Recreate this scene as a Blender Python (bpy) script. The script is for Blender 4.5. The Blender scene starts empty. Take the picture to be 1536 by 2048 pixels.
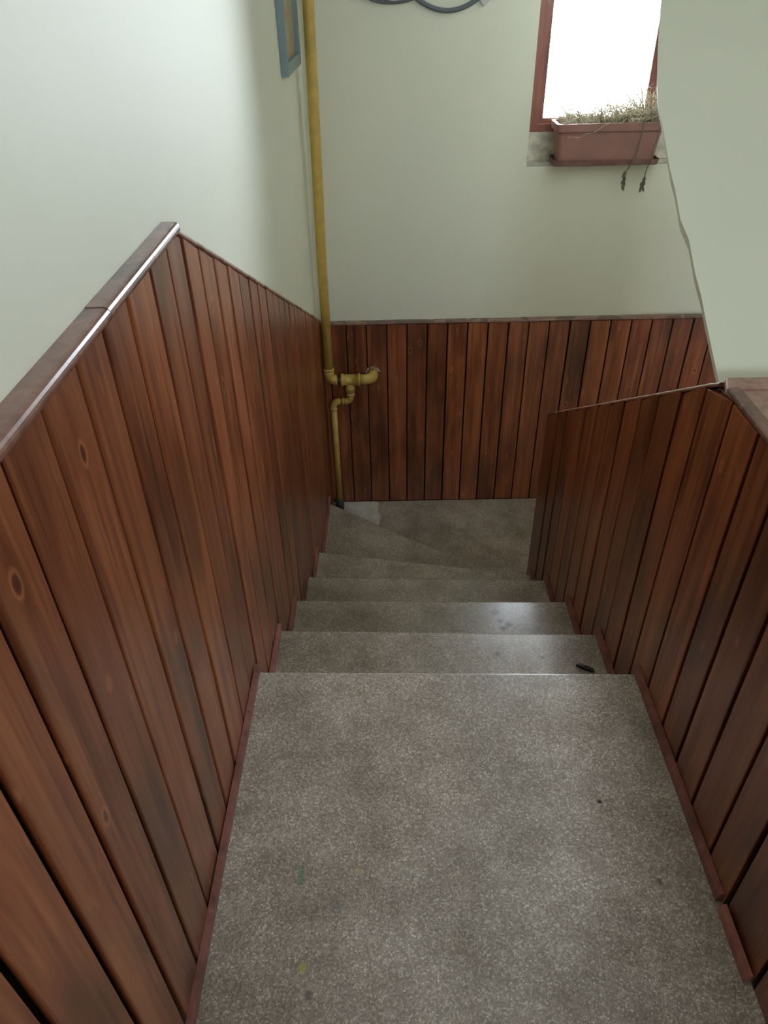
import bpy, bmesh, math, random
from mathutils import Vector, Matrix
random.seed(7)
scene = bpy.context.scene
COL = scene.collection

# ------------------------------------------------------------------ camera
CAM_R = ((0.99981, -0.01880, -0.00437), (-0.00786, -0.59900, 0.80071), (-0.01767, -0.80053, -0.59904))
F_PX = 1477.2
cam_data = bpy.data.cameras.new('camera')
cam_data.sensor_fit = 'HORIZONTAL'
cam_data.sensor_width = 36.0
cam_data.lens = F_PX / 1536.0 * 36.0
cam_data.clip_start = 0.02
cam = bpy.data.objects.new('camera', cam_data)
COL.objects.link(cam)
m = Matrix.Identity(4)
for i in range(3):
    m[i][0] = CAM_R[i][0]; m[i][1] = -CAM_R[i][1]; m[i][2] = -CAM_R[i][2]
m[0][3], m[1][3], m[2][3] = 0.0, 0.0, 1.40
cam.matrix_world = m
scene.camera = cam

# ------------------------------------------------------------------ sky and daylight
world = bpy.data.worlds.new('overcast_sky')
scene.world = world
world.use_nodes = True
bg = world.node_tree.nodes['Background']
bg.inputs['Color'].default_value = (0.84, 0.935, 1.03, 1)
bg.inputs['Strength'].default_value = 38.0

def portal(name, loc, sx, sz, inward_y):
    ld = bpy.data.lights.new(name, 'AREA')
    ld.shape = 'RECTANGLE'; ld.size = sx; ld.size_y = sz
    ld.cycles.is_portal = True
    o = bpy.data.objects.new(name, ld)
    COL.objects.link(o)
    o.location = loc
    o.rotation_euler = (math.radians(90 if inward_y > 0 else -90), 0, 0)
    return o

# window seen in the photo and an unseen one added behind the viewer for fill light
WIN = (0.61, 1.24, 0.693, 2.05)         # x0, x1, z0, z1 in the back wall
WIN2 = (0.42, 1.04, 1.40, 2.00)         # x0, x1, z0, z1 in the wall behind the viewer
YB = 3.345                              # plaster face of the back wall
YF = -1.45                              # plaster face behind the viewer
portal('daylight_portal', ((WIN[0]+WIN[1])/2, YB+0.155, (WIN[2]+WIN[3])/2), WIN[1]-WIN[0], WIN[3]-WIN[2], -1)
portal('daylight_portal', ((WIN2[0]+WIN2[1])/2, YF-0.19, (WIN2[2]+WIN2[3])/2), WIN2[1]-WIN2[0], WIN2[3]-WIN2[2], 1)  # portal of the added fill window

vs = scene.view_settings
vs.view_transform = 'Standard'
vs.look = 'None'
vs.gamma = 1.0
vs.use_curve_mapping = False
vs.exposure = 0.0
scene.cycles.adaptive_threshold = 0.02
scene.cycles.max_bounces = 9
scene.cycles.diffuse_bounces = 6
scene.cycles.glossy_bounces = 3
scene.cycles.caustics_reflective = False
scene.cycles.caustics_refractive = False

# ------------------------------------------------------------------ materials
def new_mat(name):
    mt = bpy.data.materials.new(name)
    mt.use_nodes = True
    nt = mt.node_tree
    return mt, nt, nt.nodes['Principled BSDF']

def N(nt, typ, **kw):
    n = nt.nodes.new(typ)
    for k, v in kw.items():
        setattr(n, k, v)
    return n

def L(nt, a, b):
    nt.links.new(a, b)

def ramp(nt, src, stops):
    r = N(nt, 'ShaderNodeValToRGB')
    el = r.color_ramp.elements
    while len(el) < len(stops):
        el.new(0.5)
    for e, (p, c) in zip(el, stops):
        e.position = p
        e.color = (c[0], c[1], c[2], 1) if not isinstance(c, (int, float)) else (c, c, c, 1)
    L(nt, src, r.inputs['Fac'])
    return r.outputs['Color']

def mix(nt, fac, a, b, mode='MIX'):
    mx = N(nt, 'ShaderNodeMix', data_type='RGBA', blend_type=mode)
    if isinstance(fac, (int, float)): mx.inputs[0].default_value = fac
    else: L(nt, fac, mx.inputs[0])
    for idx, v in ((6, a), (7, b)):
        if isinstance(v, tuple): mx.inputs[idx].default_value = (*v[:3], 1)
        else: L(nt, v, mx.inputs[idx])
    return mx.outputs[2]

def math_n(nt, op, a, b=None, c=None):
    n = N(nt, 'ShaderNodeMath', operation=op)
    for i, v in enumerate((a, b, c)):
        if v is None: continue
        if isinstance(v, (int, float)): n.inputs[i].default_value = v
        else: L(nt, v, n.inputs[i])
    return n.outputs[0]

def noise(nt, vec, scale, detail=3, rough=0.5, dist=0.0):
    n = N(nt, 'ShaderNodeTexNoise')
    n.inputs['Scale'].default_value = scale
    n.inputs['Detail'].default_value = detail
    n.inputs['Roughness'].default_value = rough
    n.inputs['Distortion'].default_value = dist
    L(nt, vec, n.inputs['Vector'])
    return n.outputs['Fac']

def pos(nt):
    return N(nt, 'ShaderNodeNewGeometry').outputs['Position']

def mapped(nt, vec, scale, loc=(0, 0, 0)):
    mp = N(nt, 'ShaderNodeMapping')
    mp.inputs['Scale'].default_value = scale
    mp.inputs['Location'].default_value = loc
    L(nt, vec, mp.inputs['Vector'])
    return mp.outputs['Vector']

def bump(nt, height, strength, dist, bsdf):
    b = N(nt, 'ShaderNodeBump')
    b.inputs['Strength'].default_value = strength
    b.inputs['Distance'].default_value = dist
    L(nt, height, b.inputs['Height'])
    L(nt, b.outputs['Normal'], bsdf.inputs['Normal'])

def wood_mat(name, dark, mid, light, rough=0.36, coat=0.35):
    mt, nt, bs = new_mat(name)
    oi = N(nt, 'ShaderNodeObjectInfo')
    off = N(nt, 'ShaderNodeVectorMath', operation='SCALE')
    cmb = N(nt, 'ShaderNodeCombineXYZ')
    for i in range(3): L(nt, oi.outputs['Random'], cmb.inputs[i])
    L(nt, cmb.outputs[0], off.inputs[0]); off.inputs['Scale'].default_value = 53.0
    add = N(nt, 'ShaderNodeVectorMath', operation='ADD')
    L(nt, pos(nt), add.inputs[0]); L(nt, off.outputs[0], add.inputs[1])
    P = add.outputs[0]
    grain = noise(nt, mapped(nt, P, (42, 42, 2.0)), 1.0, 3, 0.6, 0.6)
    fine = noise(nt, mapped(nt, P, (190, 190, 5)), 1.0, 1, 0.6)
    g = math_n(nt, 'ADD', math_n(nt, 'MULTIPLY', grain, 0.75), math_n(nt, 'MULTIPLY', fine, 0.25))
    base = ramp(nt, g, ((0.30, dark), (0.50, mid), (0.70, light)))
    # blotchy stain soaked into the pine
    bl = noise(nt, mapped(nt, P, (7, 7, 2.6)), 1.0, 2, 0.55)
    blc = ramp(nt, bl, ((0.34, 0.35), (0.52, 1.0)))
    base = mix(nt, 0.75, base, blc, 'MULTIPLY')
    # knots
    vo = N(nt, 'ShaderNodeTexVoronoi')
    vo.inputs['Scale'].default_value = 1.0
    L(nt, mapped(nt, P, (12, 12, 6.5)), vo.inputs['Vector'])
    sep = N(nt, 'ShaderNodeSeparateColor'); L(nt, vo.outputs['Color'], sep.inputs[0])
    gate = math_n(nt, 'GREATER_THAN', sep.outputs[0], 0.30)
    kd = math_n(nt, 'ADD', vo.outputs['Distance'], math_n(nt, 'MULTIPLY', math_n(nt, 'SUBTRACT', g, 0.5), 0.16))
    core = ramp(nt, kd, ((0.045, 1.0), (0.08, 0.0)))
    ring = ramp(nt, kd, ((0.07, 0.0), (0.095, 1.0), (0.14, 0.0)))
    core = math_n(nt, 'MULTIPLY', core, gate); ring = math_n(nt, 'MULTIPLY', ring, gate)
    base = mix(nt, math_n(nt, 'MULTIPLY', core, 0.75), base, tuple(c*0.6 for c in dark))
    base = mix(nt, math_n(nt, 'MULTIPLY', ring, 0.45), base, tuple(min(1, c*1.7) for c in light))
    # pale rubbed streaks in the varnish
    wear = noise(nt, mapped(nt, P, (55, 55, 13)), 1.0, 1, 0.5)
    base = mix(nt, ramp(nt, wear, ((0.69, 0.0), (0.80, 0.45))), base, tuple(min(1, c*1.25+0.06) for c in light))
    # every board took the stain a little differently
    tone = N(nt, 'ShaderNodeMapRange')
    tone.inputs['To Min'].default_value = 0.78; tone.inputs['To Max'].default_value = 1.18
    L(nt, oi.outputs['Random'], tone.inputs['Value'])
    hsv = N(nt, 'ShaderNodeHueSaturation')
    L(nt, tone.outputs[0], hsv.inputs['Value']); L(nt, base, hsv.inputs['Color'])
    L(nt, hsv.outputs['Color'], bs.inputs['Base Color'])
    rr = N(nt, 'ShaderNodeMapRange')
    rr.inputs['To Min'].default_value = rough-0.08; rr.inputs['To Max'].default_value = rough+0.12
    L(nt, bl, rr.inputs['Value']); L(nt, rr.outputs[0], bs.inputs['Roughness'])
    bs.inputs['Coat Weight'].default_value = coat
    bs.inputs['Coat Roughness'].default_value = 0.28
    bump(nt, bl, 0.30, 0.005, bs)
    return mt

WOOD = wood_mat('stained_pine', (0.125, 0.032, 0.013), (0.285, 0.083, 0.032), (0.415, 0.150, 0.058))
CAPW = wood_mat('varnished_cap', (0.15, 0.062, 0.046), (0.25, 0.115, 0.088), (0.33, 0.165, 0.130), 0.26, 0.6)
LEDGE = wood_mat('faded_ledge_wood', (0.22, 0.105, 0.085), (0.36, 0.20, 0.165), (0.46, 0.28, 0.235), 0.3, 0.4)
SKIRT = wood_mat('painted_skirting', (0.20, 0.070, 0.052), (0.30, 0.115, 0.088), (0.36, 0.145, 0.115), 0.42, 0.2)

def plain(name, col, rough=0.5, metal=0.0, var=0.0, vscale=20.0, bmp=0.0):
    mt, nt, bs = new_mat(name)
    bs.inputs['Roughness'].default_value = rough
    bs.inputs['Metallic'].default_value = metal
    nz = noise(nt, pos(nt), vscale, 2, 0.6)
    lo = tuple(max(0, c*(1-var)) for c in col); hi = tuple(min(1, c*(1+var)) for c in col)
    L(nt, ramp(nt, nz, ((0.35, lo), (0.65, hi))), bs.inputs['Base Color'])
    if bmp: bump(nt, nz, bmp, 0.002, bs)
    return mt

def plaster_mat(name, col):
    mt, nt, bs = new_mat(name)
    P = pos(nt)
    big = noise(nt, P, 1.6, 2, 0.55)
    base = ramp(nt, big, ((0.3, tuple(c*0.955 for c in col)), (0.7, col)))
    L(nt, base, bs.inputs['Base Color'])
    bs.inputs['Roughness'].default_value = 0.55
    bs.inputs['Specular IOR Level'].default_value = 0.35
    bump(nt, noise(nt, P, 9, 3, 0.6), 0.16, 0.008, bs)
    return mt

PLASTER = plaster_mat('cream_plaster', (0.815, 0.82, 0.70))
CEILM = plaster_mat('white_ceiling_paint', (0.86, 0.86, 0.80))
SILLM = plain('bare_rough_plaster', (0.66, 0.63, 0.55), 0.8, 0, 0.22, 26, 0.6)
BACK = plain('dark_batten_backing', (0.030, 0.014, 0.009), 0.85, 0, 0.3, 30)  # near-black colour paints the shade inside the board gaps

def terrazzo():
    mt, nt, bs = new_mat('worn_terrazzo')
    P = pos(nt)
    vo = N(nt, 'ShaderNodeTexVoronoi'); vo.inputs['Scale'].default_value = 285.0
    L(nt, P, vo.inputs['Vector'])
    ve = N(nt, 'ShaderNodeTexVoronoi', feature='DISTANCE_TO_EDGE'); ve.inputs['Scale'].default_value = 285.0
    L(nt, P, ve.inputs['Vector'])
    sep = N(nt, 'ShaderNodeSeparateColor'); L(nt, vo.outputs['Color'], sep.inputs[0])
    chip = ramp(nt, sep.outputs[0], ((0.0, (0.33, 0.275, 0.23)), (0.45, (0.49, 0.42, 0.36)), (0.80, (0.60, 0.52, 0.45)), (1.0, (0.80, 0.72, 0.64))))
    edge = ramp(nt, ve.outputs['Distance'], ((0.02, 1.0), (0.14, 0.0)))
    base = mix(nt, math_n(nt, 'MULTIPLY', edge, 0.6), chip, (0.20, 0.172, 0.135))
    # trodden-in dirt
    d1 = noise(nt, P, 3.2, 3, 0.6)
    base = mix(nt, 0.8, base, ramp(nt, d1, ((0.35, (0.62, 0.60, 0.56)), (0.60, (1.0, 1.0, 1.0)))), 'MULTIPLY')
    d2 = noise(nt, P, 11, 2, 0.65)
    base = mix(nt, 0.6, base, ramp(nt, d2, ((0.25, (0.60, 0.56, 0.50)), (0.58, (1.0, 1.0, 1.0)))), 'MULTIPLY')
    # paint drips, stains and paw prints, each at its own place
    wob = math_n(nt, 'SUBTRACT', noise(nt, P, 90, 2), 0.5)
    def spot(base, x, y, z, rad, col, amt, stretch=1.0):
        vm = N(nt, 'ShaderNodeVectorMath', operation='SUBTRACT')
        L(nt, P, vm.inputs[0]); vm.inputs[1].default_value = (x, y, z)
        v2 = mapped(nt, vm.outputs[0], (1, 1/stretch, 1))
        ln = N(nt, 'ShaderNodeVectorMath', operation='LENGTH'); L(nt, v2, ln.inputs[0])
        dist = math_n(nt, 'ADD', ln.outputs['Value'], math_n(nt, 'MULTIPLY', wob, rad*1.3))
        f = ramp(nt, math_n(nt, 'DIVIDE', dist, rad), ((0.55, amt), (1.0, 0.0)))
        return mix(nt, f, base, col)
    for s in SPOTS:
        base = spot(base, *s)
    L(nt, base, bs.inputs['Base Color'])
    rr = N(nt, 'ShaderNodeMapRange')
    rr.inputs['From Min'].default_value = 0.3; rr.inputs['From Max'].default_value = 0.7
    rr.inputs['To Min'].default_value = 0.27; rr.inputs['To Max'].default_value = 0.13
    L(nt, d1, rr.inputs['Value']); L(nt, rr.outputs[0], bs.inputs['Roughness'])
    bs.inputs['Specular IOR Level'].default_value = 0.65
    bump(nt, d2, 0.03, 0.002, bs)
    return mt

RISE = 0.167
SPOTS = [
    (-0.162, 0.554, 0, 0.010, (0.50, 0.44, 0.06), 0.55), (-0.178, 0.712, 0, 0.009, (0.05, 0.20, 0.08), 0.5, 3.0),
    (-0.069, 0.724, 0, 0.010, (0.50, 0.38, 0.14), 0.45), (-0.148, 0.511, 0, 0.010, (0.06, 0.06, 0.06), 0.6),
    (-0.106, 0.656, 0, 0.014, (0.13, 0.13, 0.17), 0.45), (0.427, 0.859, 0, 0.006, (0.03, 0.02, 0.02), 0.9),
    (0.350, 1.754, -2*RISE, 0.017, (0.06, 0.055, 0.05), 0.8), (0.361, 1.712, -2*RISE, 0.013, (0.06, 0.055, 0.05), 0.8),
    (0.387, 1.697, -2*RISE, 0.015, (0.06, 0.055, 0.05), 0.8), (0.367, 1.680, -2*RISE, 0.013, (0.06, 0.055, 0.05), 0.8),
    (0.301, 1.420, -RISE, 0.010, (0.07, 0.06, 0.05), 0.7), (0.425, 1.401, -RISE, 0.006, (0.05, 0.05, 0.05), 0.7),
    (0.499, 0.693, 0, 0.008, (0.12, 0.03, 0.02), 0.6),
]
TERR = terrazzo()
YELLOW = plain('yellow_gas_paint', (0.56, 0.385, 0.095), 0.42, 0, 0.10, 30, 0.15)
STEEL = plain('bare_pipe_thread', (0.16, 0.15, 0.14), 0.5, 0.6, 0.25, 60)
SLEEVE = plain('dark_grey_sleeve', (0.055, 0.055, 0.055), 0.6, 0, 0.3, 60, 0.4)
CRUMB = plain('crumbling_filler', (0.42, 0.32, 0.24), 0.9, 0, 0.3, 90, 0.8)
CEMENT = plain('grey_cement', (0.62, 0.60, 0.56), 0.75, 0, 0.14, 18, 0.3)
FRAMEW = wood_mat('window_frame_wood', (0.20, 0.07, 0.05), (0.30, 0.11, 0.085), (0.36, 0.15, 0.12), 0.4, 0.2)
TERRA = plain('terracotta_plastic', (0.33, 0.165, 0.145), 0.5, 0, 0.08, 12)
TRAYM = plain('dusty_brown_plastic', (0.20, 0.105, 0.09), 0.6, 0, 0.2, 25)
SOIL = plain('dry_soil', (0.10, 0.08, 0.06), 0.95, 0, 0.4, 60, 1.0)
STRAW = plain('dried_straw', (0.52, 0.47, 0.36), 0.85, 0, 0.35, 40)
STEMG = plain('withered_stem', (0.16, 0.15, 0.11), 0.85, 0, 0.35, 40)
GREYF = plain('grey_blue_lacquer', (0.22, 0.29, 0.31), 0.45, 0, 0.05, 20)
CABLEM = plain('grey_cable_sheath', (0.13, 0.15, 0.17), 0.5, 0, 0.08, 30)
CLIPM = plain('pale_cable_clip', (0.55, 0.57, 0.56), 0.5, 0, 0.05, 30)
BLACKM = plain('black_scrap', (0.012, 0.012, 0.012), 0.6, 0, 0.3, 60)
WHITEM = plain('white_plastic', (0.75, 0.75, 0.72), 0.5, 0, 0.05, 30)

def picture_mat():
    mt, nt, bs = new_mat('faded_print')
    P = pos(nt)
    nz = noise(nt, P, 7, 4, 0.6, 0.8)
    c = ramp(nt, nz, ((0.30, (0.20, 0.26, 0.20)), (0.45, (0.40, 0.38, 0.26)), (0.55, (0.45, 0.25, 0.13)), (0.70, (0.52, 0.38, 0.25))))
    L(nt, c, bs.inputs['Base Color']); bs.inputs['Roughness'].default_value = 0.35
    return mt
PRINT = picture_mat()

def glass_mat():
    mt, nt, bs = new_mat('window_glass')
    out = nt.nodes['Material Output']
    tr = N(nt, 'ShaderNodeBsdfTransparent'); gl = N(nt, 'ShaderNodeBsdfGlossy')
    gl.inputs['Roughness'].default_value = 0.02
    fr = N(nt, 'ShaderNodeFresnel'); fr.inputs['IOR'].default_value = 1.45
    mx = N(nt, 'ShaderNodeMixShader')
    L(nt, fr.outputs[0], mx.inputs[0]); L(nt, tr.outputs[0], mx.inputs[1]); L(nt, gl.outputs[0], mx.inputs[2])
    L(nt, mx.outputs[0], out.inputs['Surface'])
    nt.nodes.remove(bs)
    return mt
GLASS = glass_mat()

# ------------------------------------------------------------------ mesh helpers
def link(name, me, mat, parent=None, smooth=False):
    o = bpy.data.objects.new(name, me)
    if mat: me.materials.append(mat)
    COL.objects.link(o)
    if parent: o.parent = parent
    if smooth:
        for p in me.polygons: p.use_smooth = True
    return o

def from_bm(name, bm, mat, parent=None, smooth=False):
    bmesh.ops.recalc_face_normals(bm, faces=bm.faces[:])
    me = bpy.data.meshes.new(name); bm.to_mesh(me); bm.free()
    return link(name, me, mat, parent, smooth)

def structure(o, label):
    o['kind'] = 'structure'; o['label'] = label; o['category'] = o.name.split('_')[0].split('.')[0]
    return o

def tag(o, label, cat, group=None):
    o['label'] = label; o['category'] = cat
    if group: o['group'] = group
    return o

def thing(name, loc, label, cat):
    o = bpy.data.objects.new(name, None); o.empty_display_size = 0.05
    COL.objects.link(o); o.location = loc
    return tag(o, label, cat)

def settle(o, parent):
    """parent a world-space mesh under an empty without moving it"""
    o.parent = parent
    o.matrix_parent_inverse = Matrix.Translation(-parent.location)
    return o

def add_box(bm, x0, x1, y0, y1, z0, z1):
    v = [bm.verts.new(c) for c in ((x0,y0,z0),(x1,y0,z0),(x1,y1,z0),(x0,y1,z0),(x0,y0,z1),(x1,y0,z1),(x1,y1,z1),(x0,y1,z1))]
    for f in ((3,2,1,0),(4,5,6,7),(0,1,5,4),(1,2,6,5),(2,3,7,6),(3,0,4,7)):
        bm.faces.new([v[i] for i in f])
    return v

def add_rings(bm, rings, closed_ends=True):
    vs_ = [[bm.verts.new(p) for p in r] for r in rings]
    n = len(rings[0])
    for a, b in zip(vs_, vs_[1:]):
        for i in range(n):
            bm.faces.new((a[i], a[(i+1) % n], b[(i+1) % n], b[i]))
    if closed_ends:
        bm.faces.new(vs_[0][::-1]); bm.faces.new(vs_[-1])
    return vs_

def prism(bm, pts, vec):
    vec = Vector(vec)
    return add_rings(bm, [[Vector(p) for p in pts], [Vector(p)+vec for p in pts]])

def bevel_all(bm, w, seg=2):
    bmesh.ops.bevel(bm, geom=bm.edges[:], offset=w, segments=seg, affect='EDGES', profile=0.6)

def tube(bm, pts, rad, n=12, caps=True):
    pts = [Vector(p) for p in pts]
    rads = rad if isinstance(rad, (list, tuple)) else [rad]*len(pts)
    rings = []
    up = None
    for i, p in enumerate(pts):
        t = (pts[min(i+1, len(pts)-1)] - pts[max(i-1, 0)]).normalized()
        if up is None:
            a = Vector((0, 0, 1)) if abs(t.z) < 0.9 else Vector((1, 0, 0))
            up = (a - t*a.dot(t)).normalized()
        else:
            up = (up - t*up.dot(t)).normalized()
        s = t.cross(up)
        rings.append([p + (up*math.cos(k*2*math.pi/n) + s*math.sin(k*2*math.pi/n))*rads[i] for k in range(n)])
    add_rings(bm, rings, caps)

def arc(c, a, b, rad, n=7):
    """quarter bend: from c+a*rad turning to c+b*rad"""
    c, a, b = Vector(c), Vector(a), Vector(b)
    return [c + (a*math.cos(t) + b*math.sin(t))*rad for t in [math.pi/2*i/(n-1) for i in range(n)]]

# ------------------------------------------------------------------ layout
def XL(y): return -0.337 + 0.0155*(y-0.9)       # wooden face, left
def XP(y): return -0.358 + 0.0195*(y-0.9)       # plaster face, left
XR = 0.603                                       # wooden face, right
YW = 3.312                                       # wooden face, back
CEIL = 2.55
XFAR = 1.75
def ztop_L(y): return 1.055 if y < 1.213 else 1.055 - 0.482*(y-1.213)
def ztop_R(y):
    if y < 1.165: return 0.772
    if y < 1.235: return 0.772 - (y-1.165)*0.3
    return 0.751 - 0.611*(y-1.235)
YEND = 2.41                                      # far end of the right partition

# ------------------------------------------------------------------ shell
bm = bmesh.new()
RC = 0.022   # the boards stand on battens in front of the masonry
prism(bm, [(XP(YF-.3)-RC, YF-.3, -1.3), (XP(YB)-RC, YB, -1.3), (XP(YB)-.22, YB, -1.3), (XP(YF-.3)-.25, YF-.3, -1.3)], (0, 0, CEIL+1.3))
up = [(YF-.3, ztop_L(0)-.004), (1.213, ztop_L(1.213)-.004), (YB, ztop_L(YB)-.004), (YB, CEIL), (YF-.3, CEIL)]
add_rings(bm, [[Vector((XP(y)-RC+.001, y, z)) for y, z in up], [Vector((XP(y), y, z)) for y, z in up]])
wall_left = structure(from_bm('wall_left', bm, PLASTER), 'cream plastered wall on the left above stained pine wainscot boards')

bm = bmesh.new()
x0, x1, z0, z1 = WIN
T = 0.16
add_box(bm, -0.6, x0, YB, YB+T, -2.0, CEIL)
add_box(bm, x1, XFAR+.2, YB, YB+T, -2.0, CEIL)
add_box(bm, x0, x1, YB, YB+T, -2.0, z0)
add_box(bm, x0, x1, YB, YB+T, z1, CEIL)
wall_back = structure(from_bm('wall_back', bm, PLASTER), 'cream plastered end wall with small window above dark pine boards')

bm = bmesh.new()
x0, x1, z0, z1 = WIN2
add_box(bm, -0.7, x0, YF-.2, YF, -0.2, CEIL)
add_box(bm, x1, XFAR+.2, YF-.2, YF, -0.2, CEIL)
add_box(bm, x0, x1, YF-.2, YF, -0.2, z0)
add_box(bm, x0, x1, YF-.2, YF, z1, CEIL)
structure(from_bm('wall_front', bm, PLASTER), 'cream wall behind the landing')
bm = bmesh.new(); add_box(bm, XFAR, XFAR+.2, YF, YB, -2.0, CEIL)
structure(from_bm('wall_side', bm, PLASTER), 'cream wall on the far right of the stairwell')
wall_side = bpy.data.objects['wall_side']
for a_, b_ in [(0.48+.2*i, 0.68+.2*i) for i in range(14)]:  # unseen boards added to cut light bouncing onto the back wall
    bm = bmesh.new(); add_box(bm, XFAR-.014, XFAR-.0015, a_+.003, b_-.003, -1.16, 0.02)
    from_bm('plank', bm, WOOD, wall_side)
bm = bmesh.new(); add_box(bm, 0.605, XFAR+.2, 0.27, 0.47, -2.0, 0.0)  # unseen boxes added to keep sky light from leaking in
add_box(bm, 0.605, XFAR, -0.398, 0.269, -0.16, 0.0)
structure(from_bm('wall_under', bm, PLASTER), 'unseen cream wall below the landing edge, added against stray sky light')
bm = bmesh.new(); add_box(bm, -0.7, XFAR+.2, YF-.3, YB+T, CEIL, CEIL+.15)
structure(from_bm('ceiling', bm, CEILM), 'plain white ceiling over the stairwell')

# landing
nose = [((-0.335, 1.227), (0.602, 1.200)), ((-0.33, 1.529), (0.602, 1.491)), ((-0.325, 1.832), (0.602, 1.800)),
        ((-0.32, 2.137), (0.602, 2.092)), ((-0.315, 2.487), (0.602, 2.309)), ((-0.308, 3.085), (0.602, 2.405))]
def nose_y(k, x):
    (xa, ya), (xb, yb) = nose[k]
    return ya + (yb-ya)*(x-xa)/(xb-xa)
def xl_at(k):
    y = nose_y(k, -0.33)
    return XL(y) + 0.001, nose_y(k, XL(y)+0.001)
def xr_at(k):
    return XR-0.001, nose_y(k, XR-0.001)

def soften_nose(bm, edges_pts, w=0.009):
    es = []
    for e in bm.edges:
        a, b = e.verts[0].co, e.verts[1].co
        for (p, q) in edges_pts:
            p, q = Vector(p), Vector(q)
            if ((a-p).length < 1e-4 and (b-q).length < 1e-4) or ((a-q).length < 1e-4 and (b-p).length < 1e-4):
                es.append(e)
    if es:
        bmesh.ops.bevel(bm, geom=es, offset=w, segments=3, affect='EDGES', profile=0.5)

bm = bmesh.new()
lx, ly = xl_at(0); rx, ry = xr_at(0)
pts = [(XL(YF)+.001, YF, 0), (XFAR, YF, 0), (XFAR, -0.40, 0), (rx, -0.40, 0), (rx, ry, 0), (lx, ly, 0)]
prism(bm, [Vector(p)+Vector((0, 0, -0.165)) for p in pts], (0, 0, 0.165))
soften_nose(bm, [((rx, ry, 0), (lx, ly, 0))])
structure(from_bm('floor', bm, TERR), 'grey speckled terrazzo landing at the top of the stairs')

bm = bmesh.new()
add_box(bm, -0.6, 0.7255, 0.28, YB, -2.1, -1.352)  # unseen fill below the steps, added to block leaking sky light
add_box(bm, 0.7255, XFAR+.2, 0.28, YB, -2.1, -1.951)
structure(from_bm('floor_base', bm, CEMENT), 'unseen solid block added under the stairs against stray sky light')

# ------------------------------------------------------------------ staircase
stair = thing('staircase', (0.13, 1.3, -1.2), 'worn terrazzo stairs going down and winding right at the end wall', 'staircase')
ZB = -1.25
for k in range(1, 6):
    z = -k*RISE
    bm = bmesh.new()
    lx0, ly0 = xl_at(k-1); rx0, ry0 = xr_at(k-1); lx1, ly1 = xl_at(k); rx1, ry1 = xr_at(k)
    g = 0.0006
    pts = [(lx0, ly0+g, ZB), (rx0, ry0+g, ZB), (rx1, ry1, ZB), (lx1, ly1, ZB)]
    prism(bm, pts, (0, 0, z-ZB))
    soften_nose(bm, [((rx1, ry1, z), (lx1, ly1, z))])
    settle(from_bm('step' if k < 5 else 'winder_step', bm, TERR), stair)
# wide winder at the back wall, then the flight turns back beneath the landing
bm = bmesh.new()
lx, ly = xl_at(5); rx, ry = xr_at(5)
z = -6*RISE
pts = [(lx, ly+.0006, ZB), (rx, ry+.0006, ZB), (0.725, 2.43, ZB), (1.22, YW-.001, ZB), (XL(YW)+.001, YW-.001, ZB)]
prism(bm, pts, (0, 0, z-ZB))
soften_nose(bm, [((0.725, 2.43, z), (1.22, YW-.001, z))])
settle(from_bm('winder_step', bm, TERR), stair)
low = [[(0.727, 2.4305), (XFAR-.016, 2.50), (XFAR-.016, YW-.001), (1.2205, YW-.001)],
       [(0.727, 2.13), (XFAR-.016, 2.13), (XFAR-.016, 2.499), (0.727, 2.429)],
       [(0.727, 1.83), (XFAR-.016, 1.83), (XFAR-.016, 2.129), (0.727, 2.129)],
       [(0.727, 0.472), (XFAR-.016, 0.472), (XFAR-.016, 1.829), (0.727, 1.829)]]
for i, poly in enumerate(low):
    z = -(7+i)*RISE
    bm = bmesh.new()
    prism(bm, [(x, y, -1.95) for x, y in poly], (0, 0, z+1.95))
    settle(from_bm('step', bm, TERR), stair)

# grey cement patch in the corner of the last winder
bm = bmesh.new()
zc = -6*RISE
pp = [(-0.245, 3.306), (-0.07, 3.308), (-0.045, 3.29), (-0.052, 3.22), (-0.035, 3.17), (-0.045, 3.10), (-0.060, 3.03),
      (-0.045, 2.975), (-0.072, 2.925), (-0.105, 2.938), (-0.245, 3.045)]
prism(bm, [(x, y, zc) for x, y in pp], (0, 0, 0.003))
settle(from_bm('cement_patch', bm, CEMENT), stair)['label'] = 'smooth grey cement patch'

# ------------------------------------------------------------------ wainscot boards
def plank(name, parent, a, b, thick, zb, zt_a, zt_b, place, c=0.002):
    """board between a..b along the wall; place(u, w, z) -> world, w = outwards"""
    lip, ug = 0.0045, 0.006
    prof = [(a+ug, 0), (a+ug, thick-lip), (a, thick-lip), (a, thick-c*.7), (a+c, thick), (b-c, thick), (b, thick-c*.7), (b, thick-lip), (b-ug, thick-lip), (b-ug, 0)]
    bm = bmesh.new()
    def zt(u): return zt_a + (zt_b-zt_a)*(u-a)/(b-a)
    add_rings(bm, [[place(u, w, zb) for u, w in prof], [place(u, w, zt(u)) for u, w in prof]])
    return from_bm(name, bm, WOOD, parent)

GAP = 0.0115
TH = 0.015
def tread_z(y, side):
    z = 0
    for k in range(6):
        yk = nose_y(k, -0.33 if side < 0 else 0.60)
        if y > yk: z = -(k+1)*RISE
    return z

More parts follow.
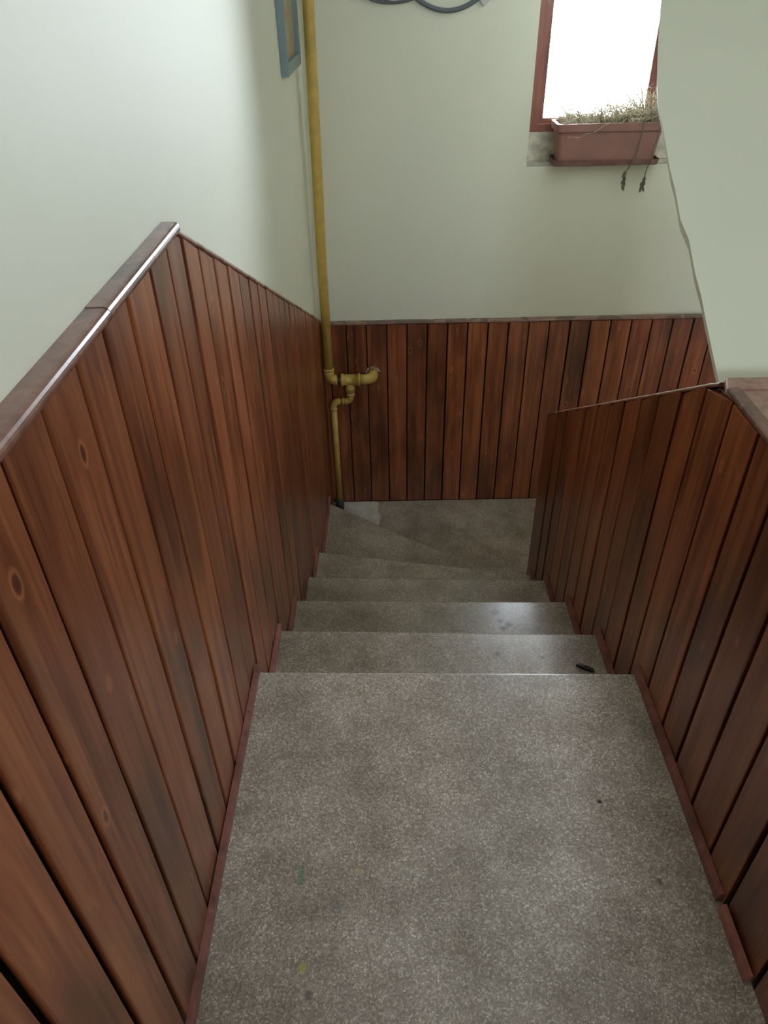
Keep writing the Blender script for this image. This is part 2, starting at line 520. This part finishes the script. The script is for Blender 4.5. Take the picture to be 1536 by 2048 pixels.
# left wall
def place_L(u, w, z): return Vector((XL(u) - 0.015 + w, u, z))
base_L = [0.385, 0.47, 0.557, 0.652, 0.756, 0.85, 0.95, 1.062, 1.16, 1.207+.045, 1.345]
y = 1.345
while y < 3.20:
    y += 0.1045 if y < 2.2 else 0.100
    base_L.append(round(y, 4))
front = []
y = 0.385
while y > -0.5:
    y -= 0.0985; front.insert(0, y)
base_L = front + base_L
if base_L[-1] > 3.27: base_L[-1] = 3.313
else: base_L.append(3.313)
for a, b in zip(base_L, base_L[1:]):
    jit = random.uniform(-0.0015, 0.0015)
    g2 = GAP*random.uniform(0.75, 1.25)
    zb = tread_z(b, -1) - 0.12
    if a < 1.213 < b:
        # board under the corner of the capping: cut in two slopes
        c = 0.0025; t = TH+jit; A = a+g2/2; B = b-g2/2; M = 1.213
        prof = [(A+.006, 0), (A+.006, t-.0045), (A, t-.0045), (A, t-c*.7), (A+c, t), (M, t), (B-c, t), (B, t-c*.7), (B, t-.0045), (B-.006, t-.0045), (B-.006, 0), (M, 0)]
        bm = bmesh.new()
        add_rings(bm, [[place_L(u, w, zb) for u, w in prof], [place_L(u, w, ztop_L(u)) for u, w in prof]])
        from_bm('plank', bm, WOOD, wall_left)
        continue
    plank('plank', wall_left, a+g2/2, b-g2/2, TH+jit, zb, ztop_L(a), ztop_L(b), place_L)
# near-black sheet behind the boards, standing in for shade in the gaps
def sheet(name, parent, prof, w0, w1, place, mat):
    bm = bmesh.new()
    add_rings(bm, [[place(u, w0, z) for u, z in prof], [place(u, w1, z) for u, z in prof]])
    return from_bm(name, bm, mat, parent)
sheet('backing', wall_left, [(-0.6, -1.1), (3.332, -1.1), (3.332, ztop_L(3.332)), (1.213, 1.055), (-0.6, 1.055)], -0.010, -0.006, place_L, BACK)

# left capping rail: landing part, then the raking part
def rail(name, parent, path, w0, w1, th, place, mat=None, seg=2):
    """moulding swept along path [(u, z_bottom)], from w0 to w1 outwards"""
    r = th*0.55
    prof = [(w0, 0), (w1-r*0.5, 0), (w1-r*0.13, r*0.15), (w1, r*0.5), (w1, th-r), (w1-r*0.08, th-r*0.62), (w1-r*0.30, th-r*0.29), (w1-r*0.62, th-r*0.08), (w1-r, th), (w0, th)]
    bm = bmesh.new()
    add_rings(bm, [[place(u, w, z+dz) for w, dz in prof] for u, z in path])
    o = from_bm(name, bm, mat or CAPW, parent)
    return o
rail('cap_rail', wall_left, [(-0.55, 1.055), (0.86, 1.055)], -0.018, 0.024, 0.016, place_L)
rail('cap_rail', wall_left, [(0.8605, 1.056), (1.222, 1.0555)], -0.018, 0.024, 0.016, place_L)
rail('cap_rail', wall_left, [(1.2225, 1.0515), (3.31, ztop_L(3.31)+.001)], -0.016, 0.018, 0.012, place_L)

# back wall
def place_B(u, w, z): return Vector((u, YW + 0.015 - w, z))
xs = [XL(YW)+0.0005, -0.262, -0.18]
while xs[-1] < 1.66: xs.append(xs[-1]+0.0967+random.uniform(-0.001, 0.001))
ZBT = 0.022
for a, b in zip(xs, xs[1:]):
    g2 = 0.0065*random.uniform(0.7, 1.4)
    zb = -6*RISE+0.002 if b < 1.2 else -7*RISE+0.002
    plank('plank', wall_back, a+g2/2, b-g2/2, TH+random.uniform(-.0015, .0015), zb+random.uniform(0, .003), ZBT, ZBT, place_B)
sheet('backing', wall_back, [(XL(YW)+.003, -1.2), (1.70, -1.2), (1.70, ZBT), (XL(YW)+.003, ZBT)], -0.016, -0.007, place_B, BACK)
pts = []
u = XL(YW)+0.003
while u < 1.70:
    pts.append((u, ZBT+0.001+random.uniform(-0.0012, 0.0012))); u += 0.13
pts.append((1.70, ZBT))
rail('cap_rail', wall_back, pts, -0.016, 0.018, 0.011, place_B)

# right partition: thick ledge part on the landing, thin raking part down the stairs
bm = bmesh.new()
add_box(bm, XR+.023, XFAR-.001, -0.38, 1.19, 0.0, 0.752)
prof = [(1.19, -1.35), (YEND, -1.35), (YEND, ztop_R(YEND)-.002), (1.235, 0.748), (1.19, 0.752)]
prism(bm, [(XR+.023, y, z) for y, z in prof], (0.085, 0, 0))
wall_right = structure(from_bm('wall_right', bm, PLASTER), 'low partition on the right clad in stained pine boards')
def place_R(u, w, z): return Vector((XR + 0.015 - w, u, z))
base_R = [-0.385, -0.285, -0.185, -0.085, 0.015, 0.115, 0.215, 0.315, 0.415, 0.515, 0.645, 0.735, 0.836, 0.936, 1.03, 1.135]
ys = [1.243, 1.343]
while ys[-1] < YEND-0.06: ys.append(ys[-1]+0.1022)
if YEND - ys[-1] < 0.05: ys[-1] = YEND
else: ys.append(YEND)
base_R += ys
for a, b in zip(base_R, base_R[1:]):
    g2 = 0.0105*random.uniform(0.7, 1.3)
    zb = tread_z(b, 1) - 0.10
    plank('plank', wall_right, a+g2/2, b-g2/2, TH+random.uniform(-.0015, .0015), zb, ztop_R(a), ztop_R(b), place_R)
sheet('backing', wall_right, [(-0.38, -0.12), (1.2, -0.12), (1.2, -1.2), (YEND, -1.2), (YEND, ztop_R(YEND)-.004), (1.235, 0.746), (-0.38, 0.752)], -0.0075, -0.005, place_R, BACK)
# end boards closing the partition towards the winder and the landing
for nm, yy, d, xa, xb, zb, zt in (('end_board', YEND, 0.012, XR+.001, XR+.120, -1.0, ztop_R(YEND)), ('end_board', -0.400, 0.012, XR+.001, XFAR-.001, 0.0, 0.752)):
    bm = bmesh.new(); add_box(bm, xa, xb, yy, yy+d, zb, zt)
    from_bm(nm, bm, WOOD, wall_right)
rail('cap_rail', wall_right, [(1.2095, 0.7655), (1.246, ztop_R(1.246)+.001), (YEND+.006, ztop_R(YEND+.006)+.001)], -0.107, 0.012, 0.009, place_R)
# unseen boards on the partition's far side, added to darken bounced light
for i in range(6):
    ya_ = 1.195 + .2025*i
    bm = bmesh.new()
    prism(bm, [(XR+.1085, ya_+.003, -1.1), (XR+.1085, ya_+.1995, -1.1), (XR+.1085, ya_+.1995, ztop_R(ya_+.2)-.012), (XR+.1085, ya_+.003, ztop_R(ya_)-.012)], (.012, 0, 0))
    from_bm('plank', bm, WOOD, wall_right)
# ledge boards of the landing part
bm = bmesh.new()
prism(bm, [(XR-.002, 1.168, .7725), (XFAR-.016, 1.168, .7725), (XFAR-.016, 1.208, .7725), (XR+.012, 1.208, .7725)], (0, 0, .013)); bevel_all(bm, .003)
from_bm('ledge_board', bm, LEDGE, wall_right)
bm = bmesh.new(); add_box(bm, XR+.022, XFAR-.016, -0.39, 1.1675, 0.7525, 0.780); bevel_all(bm, .003)
from_bm('ledge_board', bm, LEDGE, wall_right)
rail('cap_rail', wall_right, [(-0.395, 0.773), (1.1665, 0.773)], -0.007, 0.014, 0.013, place_R)

# ------------------------------------------------------------------ skirting strips
def strips(name, side, label):
    bm0 = None
    root = None
    segs = []
    ks = [(-0.6 if side < 0 else 0.655, nose_y(0, -0.33 if side < 0 else .6), 0)]
    if side > 0: ks.insert(0, (0.520, 0.638, 0))
    for k in range(1, 6):
        xx = -0.33 if side < 0 else .60
        ks.append((nose_y(k-1, xx)+.002, nose_y(k, xx), -k*RISE))
    for i, (a, b, z) in enumerate(ks):
        if b-a < 0.1 and i > 1: continue
        h = 0.026; t = 0.011
        bm = bmesh.new()
        if side < 0:
            P = lambda u, w, zz: Vector((XL(u)+.0015+w, u, zz))
        else:
            P = lambda u, w, zz: Vector((XR-.0015-w, u, zz))
        if side > 0 and i == 0: P = lambda u, w, zz: Vector((XR-.0015-w-(0.645-u)*0.0-0.003, u, zz))
        prof = [(0, z+.0005), (t, z+.0005), (t, z+h*.75), (t*.55, z+h), (0, z+h)]
        add_rings(bm, [[P(a, w, zz) for w, zz in prof], [P(b, w, zz) for w, zz in prof]])
        if root is None:
            root = structure(from_bm(name, bm, SKIRT), label)
        else:
            from_bm('skirting_strip', bm, SKIRT, root)
strips('baseboard_left', -1, 'thin red-brown skirting strips along the left edge of landing and steps')
strips('baseboard_right', 1, 'thin red-brown skirting strips along the right edge of landing and steps')

# ------------------------------------------------------------------ sloping plaster bulkhead at right
S = 0.58
P0y, P0z = 1.287, 0.746
def ram(x, y): return Vector((x, y, P0z + S*(y-P0y)))
edge = [(0.640, 1.209), (0.640, 1.287), (0.642, 1.404), (0.644, 1.457), (0.642, 1.50), (0.645, 1.582), (0.637, 1.629), (0.640, 1.703), (0.639, 1.754),
        (0.645, 1.875), (0.649, 1.96), (0.656, 2.003), (0.678, 2.109), (0.713, 2.254), (0.755, 2.428), (0.82, 2.65), (0.93, 2.95), (1.10, YB-.001)]
bm = bmesh.new()
topL = [ram(x, y) for x, y in edge]
topR = [ram(XFAR-.001, y) for x, y in edge]
loL = [v + Vector((0.004, 0, -0.022)) for v in topL]
loM = [v + Vector((0.13, 0, -0.13)) for v in topL]
loR = [v + Vector((0, 0, -0.13)) for v in topR]
n = len(edge)
rings = []
for i in range(n):
    rings.append([topL[i], topR[i], loR[i], loM[i], loL[i]])
add_rings(bm, rings)
bulk = structure(from_bm('wall_slope', bm, PLASTER), 'sloping cream plaster bulkhead rising behind the ledge at right')

# ------------------------------------------------------------------ windows
def build_window(name, win, yf, depth, sgn, label, zsill, xl, xr, sill=True):
    x0, x1, z0, z1 = win
    fw = 0.045
    bm = bmesh.new()
    ya, yb = sorted((yf, yf+sgn*depth))
    add_box(bm, x0, xl, ya, yb, z0, z1)
    add_box(bm, xr, x1, ya, yb, z0, z1)
    add_box(bm, xl, xr, ya, yb, z0, zsill)
    add_box(bm, xl, xr, ya, yb, z1-fw, z1)
    w = structure(from_bm(name, bm, FRAMEW), label)
    yc = yf+sgn*depth*0.55
    bm = bmesh.new()
    s = 0.02; q = 0.018
    a, b = sorted((yc-q/2, yc+q/2))
    add_box(bm, xl+.0005, xl+s, a, b, zsill+.0005, z1-fw-.0005); add_box(bm, xr-s, xr-.0005, a, b, zsill+.0005, z1-fw-.0005)
    add_box(bm, xl+s, xr-s, a, b, zsill+.0005, zsill+s); add_box(bm, xl+s, xr-s, a, b, z1-fw-s, z1-fw-.0005)
    sash = from_bm('sash', bm, FRAMEW, w)
    bm = bmesh.new(); add_box(bm, xl+s, xr-s, yc-.002, yc+.002, zsill+s, z1-fw-s)
    from_bm('pane', bm, GLASS, sash)
    return w
W1 = build_window('window_1', (WIN[0]+.001, WIN[1]-.001, 0.810, WIN[3]-.001), YB+0.080, 0.055, 1, 'tall narrow window with reddish wooden frame and blinding daylight', 0.838, 0.660, 1.118)

build_window('window_fill', (WIN2[0]+.001, WIN2[1]-.001, WIN2[2]+.001, WIN2[3]-.001), YF-0.08, 0.055, -1, 'unseen wooden window added behind the landing for fill light', WIN2[2]+.05, WIN2[0]+.05, WIN2[1]-.05)
# rough plaster sill and the filled band below the frame
bm = bmesh.new()
nx, ny = 22, 7
grid = []
for j in range(ny):
    row = []
    for i in range(nx):
        x = WIN[0]+.001 + (WIN[1]-WIN[0]-.002)*i/(nx-1)
        yy = YB+.0005 + 0.130*j/(ny-1)
        z = 0.6945 + (0.004*random.random() if 0 < j else 0.001)
        row.append(bm.verts.new((x, yy, z)))
    grid.append(row)
for j in range(ny-1):
    for i in range(nx-1):
        bm.faces.new((grid[j][i], grid[j][i+1], grid[j+1][i+1], grid[j+1][i]))
from_bm('sill', bm, SILLM, W1, True)
bm = bmesh.new()
add_box(bm, WIN[0]+.001, WIN[1]-.001, YB+.076, YB+.14, 0.699, 0.8095)
from_bm('filled_band', bm, SILLM, W1)

# ------------------------------------------------------------------ gas pipe
PY = 3.238
gas = thing('gas_pipe', (-0.262, PY, -1.0), 'yellow painted gas pipe with tee and elbows in the corner', 'pipe')
def gp(name, fn, mat=YELLOW, smooth=True):
    bm = bmesh.new(); fn(bm)
    o = from_bm(name, bm, mat, None, smooth)
    return settle(o, gas)
xt, xb = -0.2395, -0.2665
gp('riser_pipe', lambda bm: tube(bm, [(xt, PY, CEIL-.002), (-0.2505, PY, 1.29), (-0.2655, PY, 0.3), (xb, PY, -0.175)], 0.0215, 20))
def elbow1(bm):
    c = (xb+0.036, PY, -0.186)
    tube(bm, [(xb, PY, -0.168)] + arc(c, (-1, 0, 0), (0, 0, -1), 0.036) + [(xb+0.038, PY, -0.222)], 0.0245, 16)
    tube(bm, [(xb, PY, -0.160), (xb, PY, -0.170)], 0.0262, 16)
gp('elbow', elbow1)
gp('threaded_end', lambda bm: tube(bm, [(xb+.0385, PY, -0.222), (xb+.0545, PY, -0.222)], 0.014, 14), STEEL)
def tee(bm):
    tube(bm, [(-0.2115, PY, -0.222), (-0.1995, PY, -0.222), (-0.199, PY, -0.222), (-0.13, PY, -0.222), (-0.1295, PY, -0.222), (-0.118, PY, -0.222)],
         [0.031, 0.031, 0.0275, 0.0275, 0.031, 0.031], 20)
    tube(bm, [(-0.168, PY, -0.225), (-0.168, PY, -0.262), (-0.168, PY, -0.2625), (-0.168, PY, -0.272)], [0.021, 0.021, 0.0245, 0.0245], 16)
gp('tee_fitting', tee)
def stub(bm):
    c = (-0.099, PY+0.042, -0.222)
    tube(bm, [(-0.117, PY, -0.222)] + arc(c, (0, -1, 0), (1, 0, 0), 0.042, 9) + [(-0.057, YW-.002, -0.222)], 0.0255, 18)
gp('wall_elbow', stub)
def crumbs(bm):
    for i in range(16):
        a = random.uniform(0.1, 3.3)
        rr = random.uniform(0.027, 0.036)
        p = Vector((-0.057+rr*math.cos(a), YW-.006, -0.222+rr*math.sin(a)))
        bmesh.ops.create_icosphere(bm, subdivisions=1, radius=random.uniform(.005, .009), matrix=Matrix.Translation(p))
gp('filler_crumbs', crumbs, CRUMB, False)
gp('reducer', lambda bm: tube(bm, [(-.168, PY, -.2725), (-.168, PY, -.284), (-.168, PY, -.2845), (-.168, PY, -.294), (-.168, PY, -.2945), (-.168, PY, -.304)], [.0215, .0215, .019, .019, .0205, .0205], 16))
def sbend(bm):
    pts = [(-.168, PY, -.302), (-.168, PY, -.312)] + arc((-.192, PY, -.312), (1, 0, 0), (0, 0, -1), .024) + [(-.205, PY, -.336)]
    tube(bm, pts, .0165, 14)
gp('small_elbow', sbend)
gp('nipple', lambda bm: tube(bm, [(-.204, PY, -.336), (-.204-.006, PY, -.336), (-.2105, PY, -.336), (-.2265, PY, -.336)], [.0185, .0185, .0135, .0135], 14))
def sbend2(bm):
    pts = [(-.220, PY, -.336), (-.226, PY, -.336)] + arc((-.226, PY, -.364), (0, 0, 1), (-1, 0, 0), .028) + [(-.254, PY, -.372), (-.254, PY, -.3725), (-.254, PY, -.382)]
    tube(bm, pts, [.0165]*(len(pts)-2)+[.0185, .0185], 14)
gp('small_elbow', sbend2)
gp('drop_pipe', lambda bm: tube(bm, [(-.254, PY, -.381), (-.253, PY, -.93)], .0148, 16))
gp('floor_sleeve', lambda bm: tube(bm, [(-.253, PY, -.925), (-.254, PY, -.935), (-.2545, PY, -.962), (-.262, PY-.004, -.999)], [.0165, .021, .0225, .027], 14), SLEEVE)

# ------------------------------------------------------------------ picture on the left wall
py0, py1, pz0, pz1 = 2.80, 3.205, 1.095, 1.66
def PF(u, w, z): return Vector((XP(u)+.0012+w, u, z))
pic = thing('picture_frame', (XP(3.0), 3.0, pz0), 'grey-blue box picture frame hanging on the left wall beside the yellow pipe', 'picture')
def bar(name, a, b, z0, z1, w0, w1, mat):
    bm = bmesh.new()
    add_rings(bm, [[PF(a, w0, z0), PF(b, w0, z0), PF(b, w0, z1), PF(a, w0, z1)], [PF(a, w1, z0), PF(b, w1, z0), PF(b, w1, z1), PF(a, w1, z1)]])
    settle(from_bm(name, bm, mat), pic)
bar('frame_side', py0, py0+.022, pz0, pz1, 0, .024, GREYF)
bar('frame_side', py1-.028, py1, pz0, pz1, 0, .024, GREYF)
bar('frame_bottom', py0+.0222, py1-.0282, pz0, pz0+.038, 0, .024, GREYF)
bar('frame_top', py0+.0222, py1-.0282, pz1-.038, pz1, 0, .024, GREYF)
bar('print', py0+.0222, py1-.0282, pz0+.0382, pz1-.0382, 0.002, .007, PRINT)

# ------------------------------------------------------------------ cable loops on the back wall
cab = thing('cable_loop', (0.26, YB, 1.24), 'grey cable looping across the top of the end wall', 'cable')
def cub(p, q, sag, n=18, yy=YB-.012):
    out = []
    for i in range(n):
        t = i/(n-1)
        out.append((p[0]+(q[0]-p[0])*t, yy, p[1]+(q[1]-p[1])*t - sag*4*t*(1-t)))
    return out
def cb(name, pts, r, mat=CABLEM):
    bm = bmesh.new(); tube(bm, pts, r, 10); return settle(from_bm(name, bm, mat, None, True), cab)
cb('cable', cub((0.115, 1.305), (0.41, 1.305), 0.063), .0085)
cb('cable_strand', cub((-0.10, 1.325), (0.16, 1.29), 0.036, yy=YB-.006), .0045)
cb('cable_strand', cub((-0.12, 1.335), (0.15, 1.295), 0.044, yy=YB-.014), .0035)
cb('cable_strand', cub((-0.05, 1.33), (0.14, 1.30), 0.040, yy=YB-.020), .003)
bm = bmesh.new()
add_box(bm, -.024, .024, -.012, .0, -.014, .014); bevel_all(bm, .003)
bmesh.ops.rotate(bm, verts=bm.verts[:], cent=(0, 0, 0), matrix=Matrix.Rotation(math.radians(-40), 3, 'Y'))
bmesh.ops.translate(bm, verts=bm.verts[:], vec=(0.405, YB-.001, 1.278))
settle(from_bm('cable_clip', bm, CLIPM), cab)

# ------------------------------------------------------------------ planter on the sill
tz = 0.7015
tray = None
bm = bmesh.new()
def rect_ring(cx, cy, hx, hy, z, r=.012):
    out = []
    for sx, sy, a0 in ((1, 1, 0), (-1, 1, 90), (-1, -1, 180), (1, -1, 270)):
        for a in (0, 45, 90):
            t = math.radians(a0+a)
            out.append(Vector((cx+sx*(hx-r)+r*math.cos(t), cy+sy*(hy-r)+r*math.sin(t), z)))
    return out
CX, CY = 0.930, YB+.008
add_rings(bm, [rect_ring(CX, CY, .205, .056, tz+.003), rect_ring(CX, CY, .200, .053, tz), rect_ring(CX, CY, .213, .062, tz), rect_ring(CX, CY, .218, .066, tz+.022),
               rect_ring(CX, CY, .214, .062, tz+.022), rect_ring(CX, CY, .208, .057, tz+.004)], True)
tray = from_bm('drip_tray', bm, TRAYM)
tag(tray, 'dusty brown plastic drip tray under the window planter', 'tray')
bz = tz+.0045
pot = thing('window_planter', (CX, CY, bz), 'terracotta coloured plastic planter of dried plants on the window sill', 'planter')
bm = bmesh.new()
H = .150
add_rings(bm, [rect_ring(CX, CY, .196, .048, bz), rect_ring(CX, CY, .213, .060, bz+H), rect_ring(CX, CY, .208, .055, bz+H), rect_ring(CX, CY, .203, .050, bz+H-.03)], True)
body = settle(from_bm('planter_body', bm, TERRA), pot)
bm = bmesh.new()
hh = [rect_ring(CX, CY, .2135, .0605, bz+H-.028), rect_ring(CX, CY, .219, .065, bz+H-.026), rect_ring(CX, CY, .221, .067, bz+H+.002),
      rect_ring(CX, CY, .209, .056, bz+H+.003), rect_ring(CX, CY, .2085, .0555, bz+H-.001)]
add_rings(bm, hh, False)
from_bm('planter_rim', bm, TERRA, body)
# dried plants: tangled straw
bm = bmesh.new()
for i in range(420):
    t = random.random()
    x = CX - .19 + .38*random.random()
    bump_h = 0.030 + 0.045*max(0, (x-CX+.08)/.28)
    y = CY + random.uniform(-.044, .048)
    z = bz+H-.028
    p = Vector((x, y, z)); d = Vector((random.uniform(-.6, .6), random.uniform(-.5, .5), 1)).normalized()
    pts = [p.copy()]
    step = bump_h*random.uniform(.5, 1.2)/1.7 + .010
    for k in range(4):
        p = p + d*step; pts.append(p.copy())
        d = (d + Vector((random.uniform(-.9, .9), random.uniform(-.7, .7), random.uniform(-.9, .25)))).normalized()
    for q in pts:
        q.x = min(max(q.x, CX-.20), CX+.20); q.y = min(max(q.y, CY-.052), CY+.054)
    w = random.uniform(.0012, .0032)
    tube(bm, pts, [w, w, w*.9, w*.7, w*.3], 4)
st = settle(from_bm('dried_stems', bm, STRAW), pot); st['kind'] = 'stuff'
def trailing(name, pts, r, leaf_at, nleaf, spread):
    bm = bmesh.new()
    tube(bm, pts, r, 5)
    for (cx, cy, cz) in leaf_at:
        for i in range(nleaf):
            a = random.uniform(-spread, spread)
            l = random.uniform(.015, .032)
            w = random.uniform(.0025, .005)
            p = Vector((cx+random.uniform(-.006, .006), cy-random.uniform(0, .004), cz+random.uniform(-.012, .012)))
            d = Vector((math.sin(a), random.uniform(-.15, .05), -math.cos(a)))
            tube(bm, [p, p+d*l*.5, p+d*l], [.0008, w, .0006], 4)
    settle(from_bm(name, bm, STEMG), pot)
fy = YB-.066
pf = CY-.070
trailing('trailing_stem', [(1.055, pf+.012, bz+H+.008), (1.055, pf-.004, bz+H+.006), (1.052, pf-.005, bz+H-.04), (1.047, pf-.004, bz+.06), (1.040, pf-.006, bz+.02), (1.022, fy, .695), (1.008, fy, .672), (1.012, fy, .645), (1.004, fy, .622)], .0022,
         [(1.010, fy, .677), (1.011, fy, .65), (1.008, fy, .635)], 7, .5)
trailing('trailing_stem', [(1.118, pf+.012, bz+H+.008), (1.122, pf-.004, bz+H+.004), (1.118, pf-.005, bz+H-.05), (1.108, pf-.004, bz+.05), (1.112, pf-.006, bz+.02), (1.098, fy, .695), (1.094, fy, .672), (1.092, fy, .632), (1.084, fy, .606)], .0022,
         [(1.093, fy, .66), (1.091, fy, .64), (1.088, fy, .622)], 7, .4)
# string draped on the front of the planter
bm = bmesh.new()
spts = []
for i in range(14):
    t = i/13
    spts.append((0.755+.165*t, pf-.002-.0015*math.sin(t*9), bz+.105+.055*t**2.2+.003*math.sin(t*17)))
tube(bm, spts, .0014, 5)
settle(from_bm('dried_tendril', bm, STRAW), pot)

# small white peg below the sill
bm = bmesh.new(); add_box(bm, .833, .882, YB-.007, YB-.0005, .678, .691); bevel_all(bm, .002)
tag(from_bm('wall_peg', bm, WHITEM), 'small white plastic peg on the wall just below the planter', 'peg')

# black scrap lying on the first step down
bm = bmesh.new()
sp = [(0.535, 1.262), (0.548, 1.250), (0.566, 1.240), (0.580, 1.236), (0.578, 1.244), (0.560, 1.256), (0.546, 1.266)]
prism(bm, [(x-.024, y+.108, -RISE+.0008) for x, y in sp], (0, 0, .004))
for v in bm.verts:
    if v.co.z > -RISE+.003: v.co.z += random.uniform(0, .006)
tag(from_bm('black_scrap', bm, BLACKM), 'small black crumpled scrap lying on the first step by the right skirting', 'scrap')
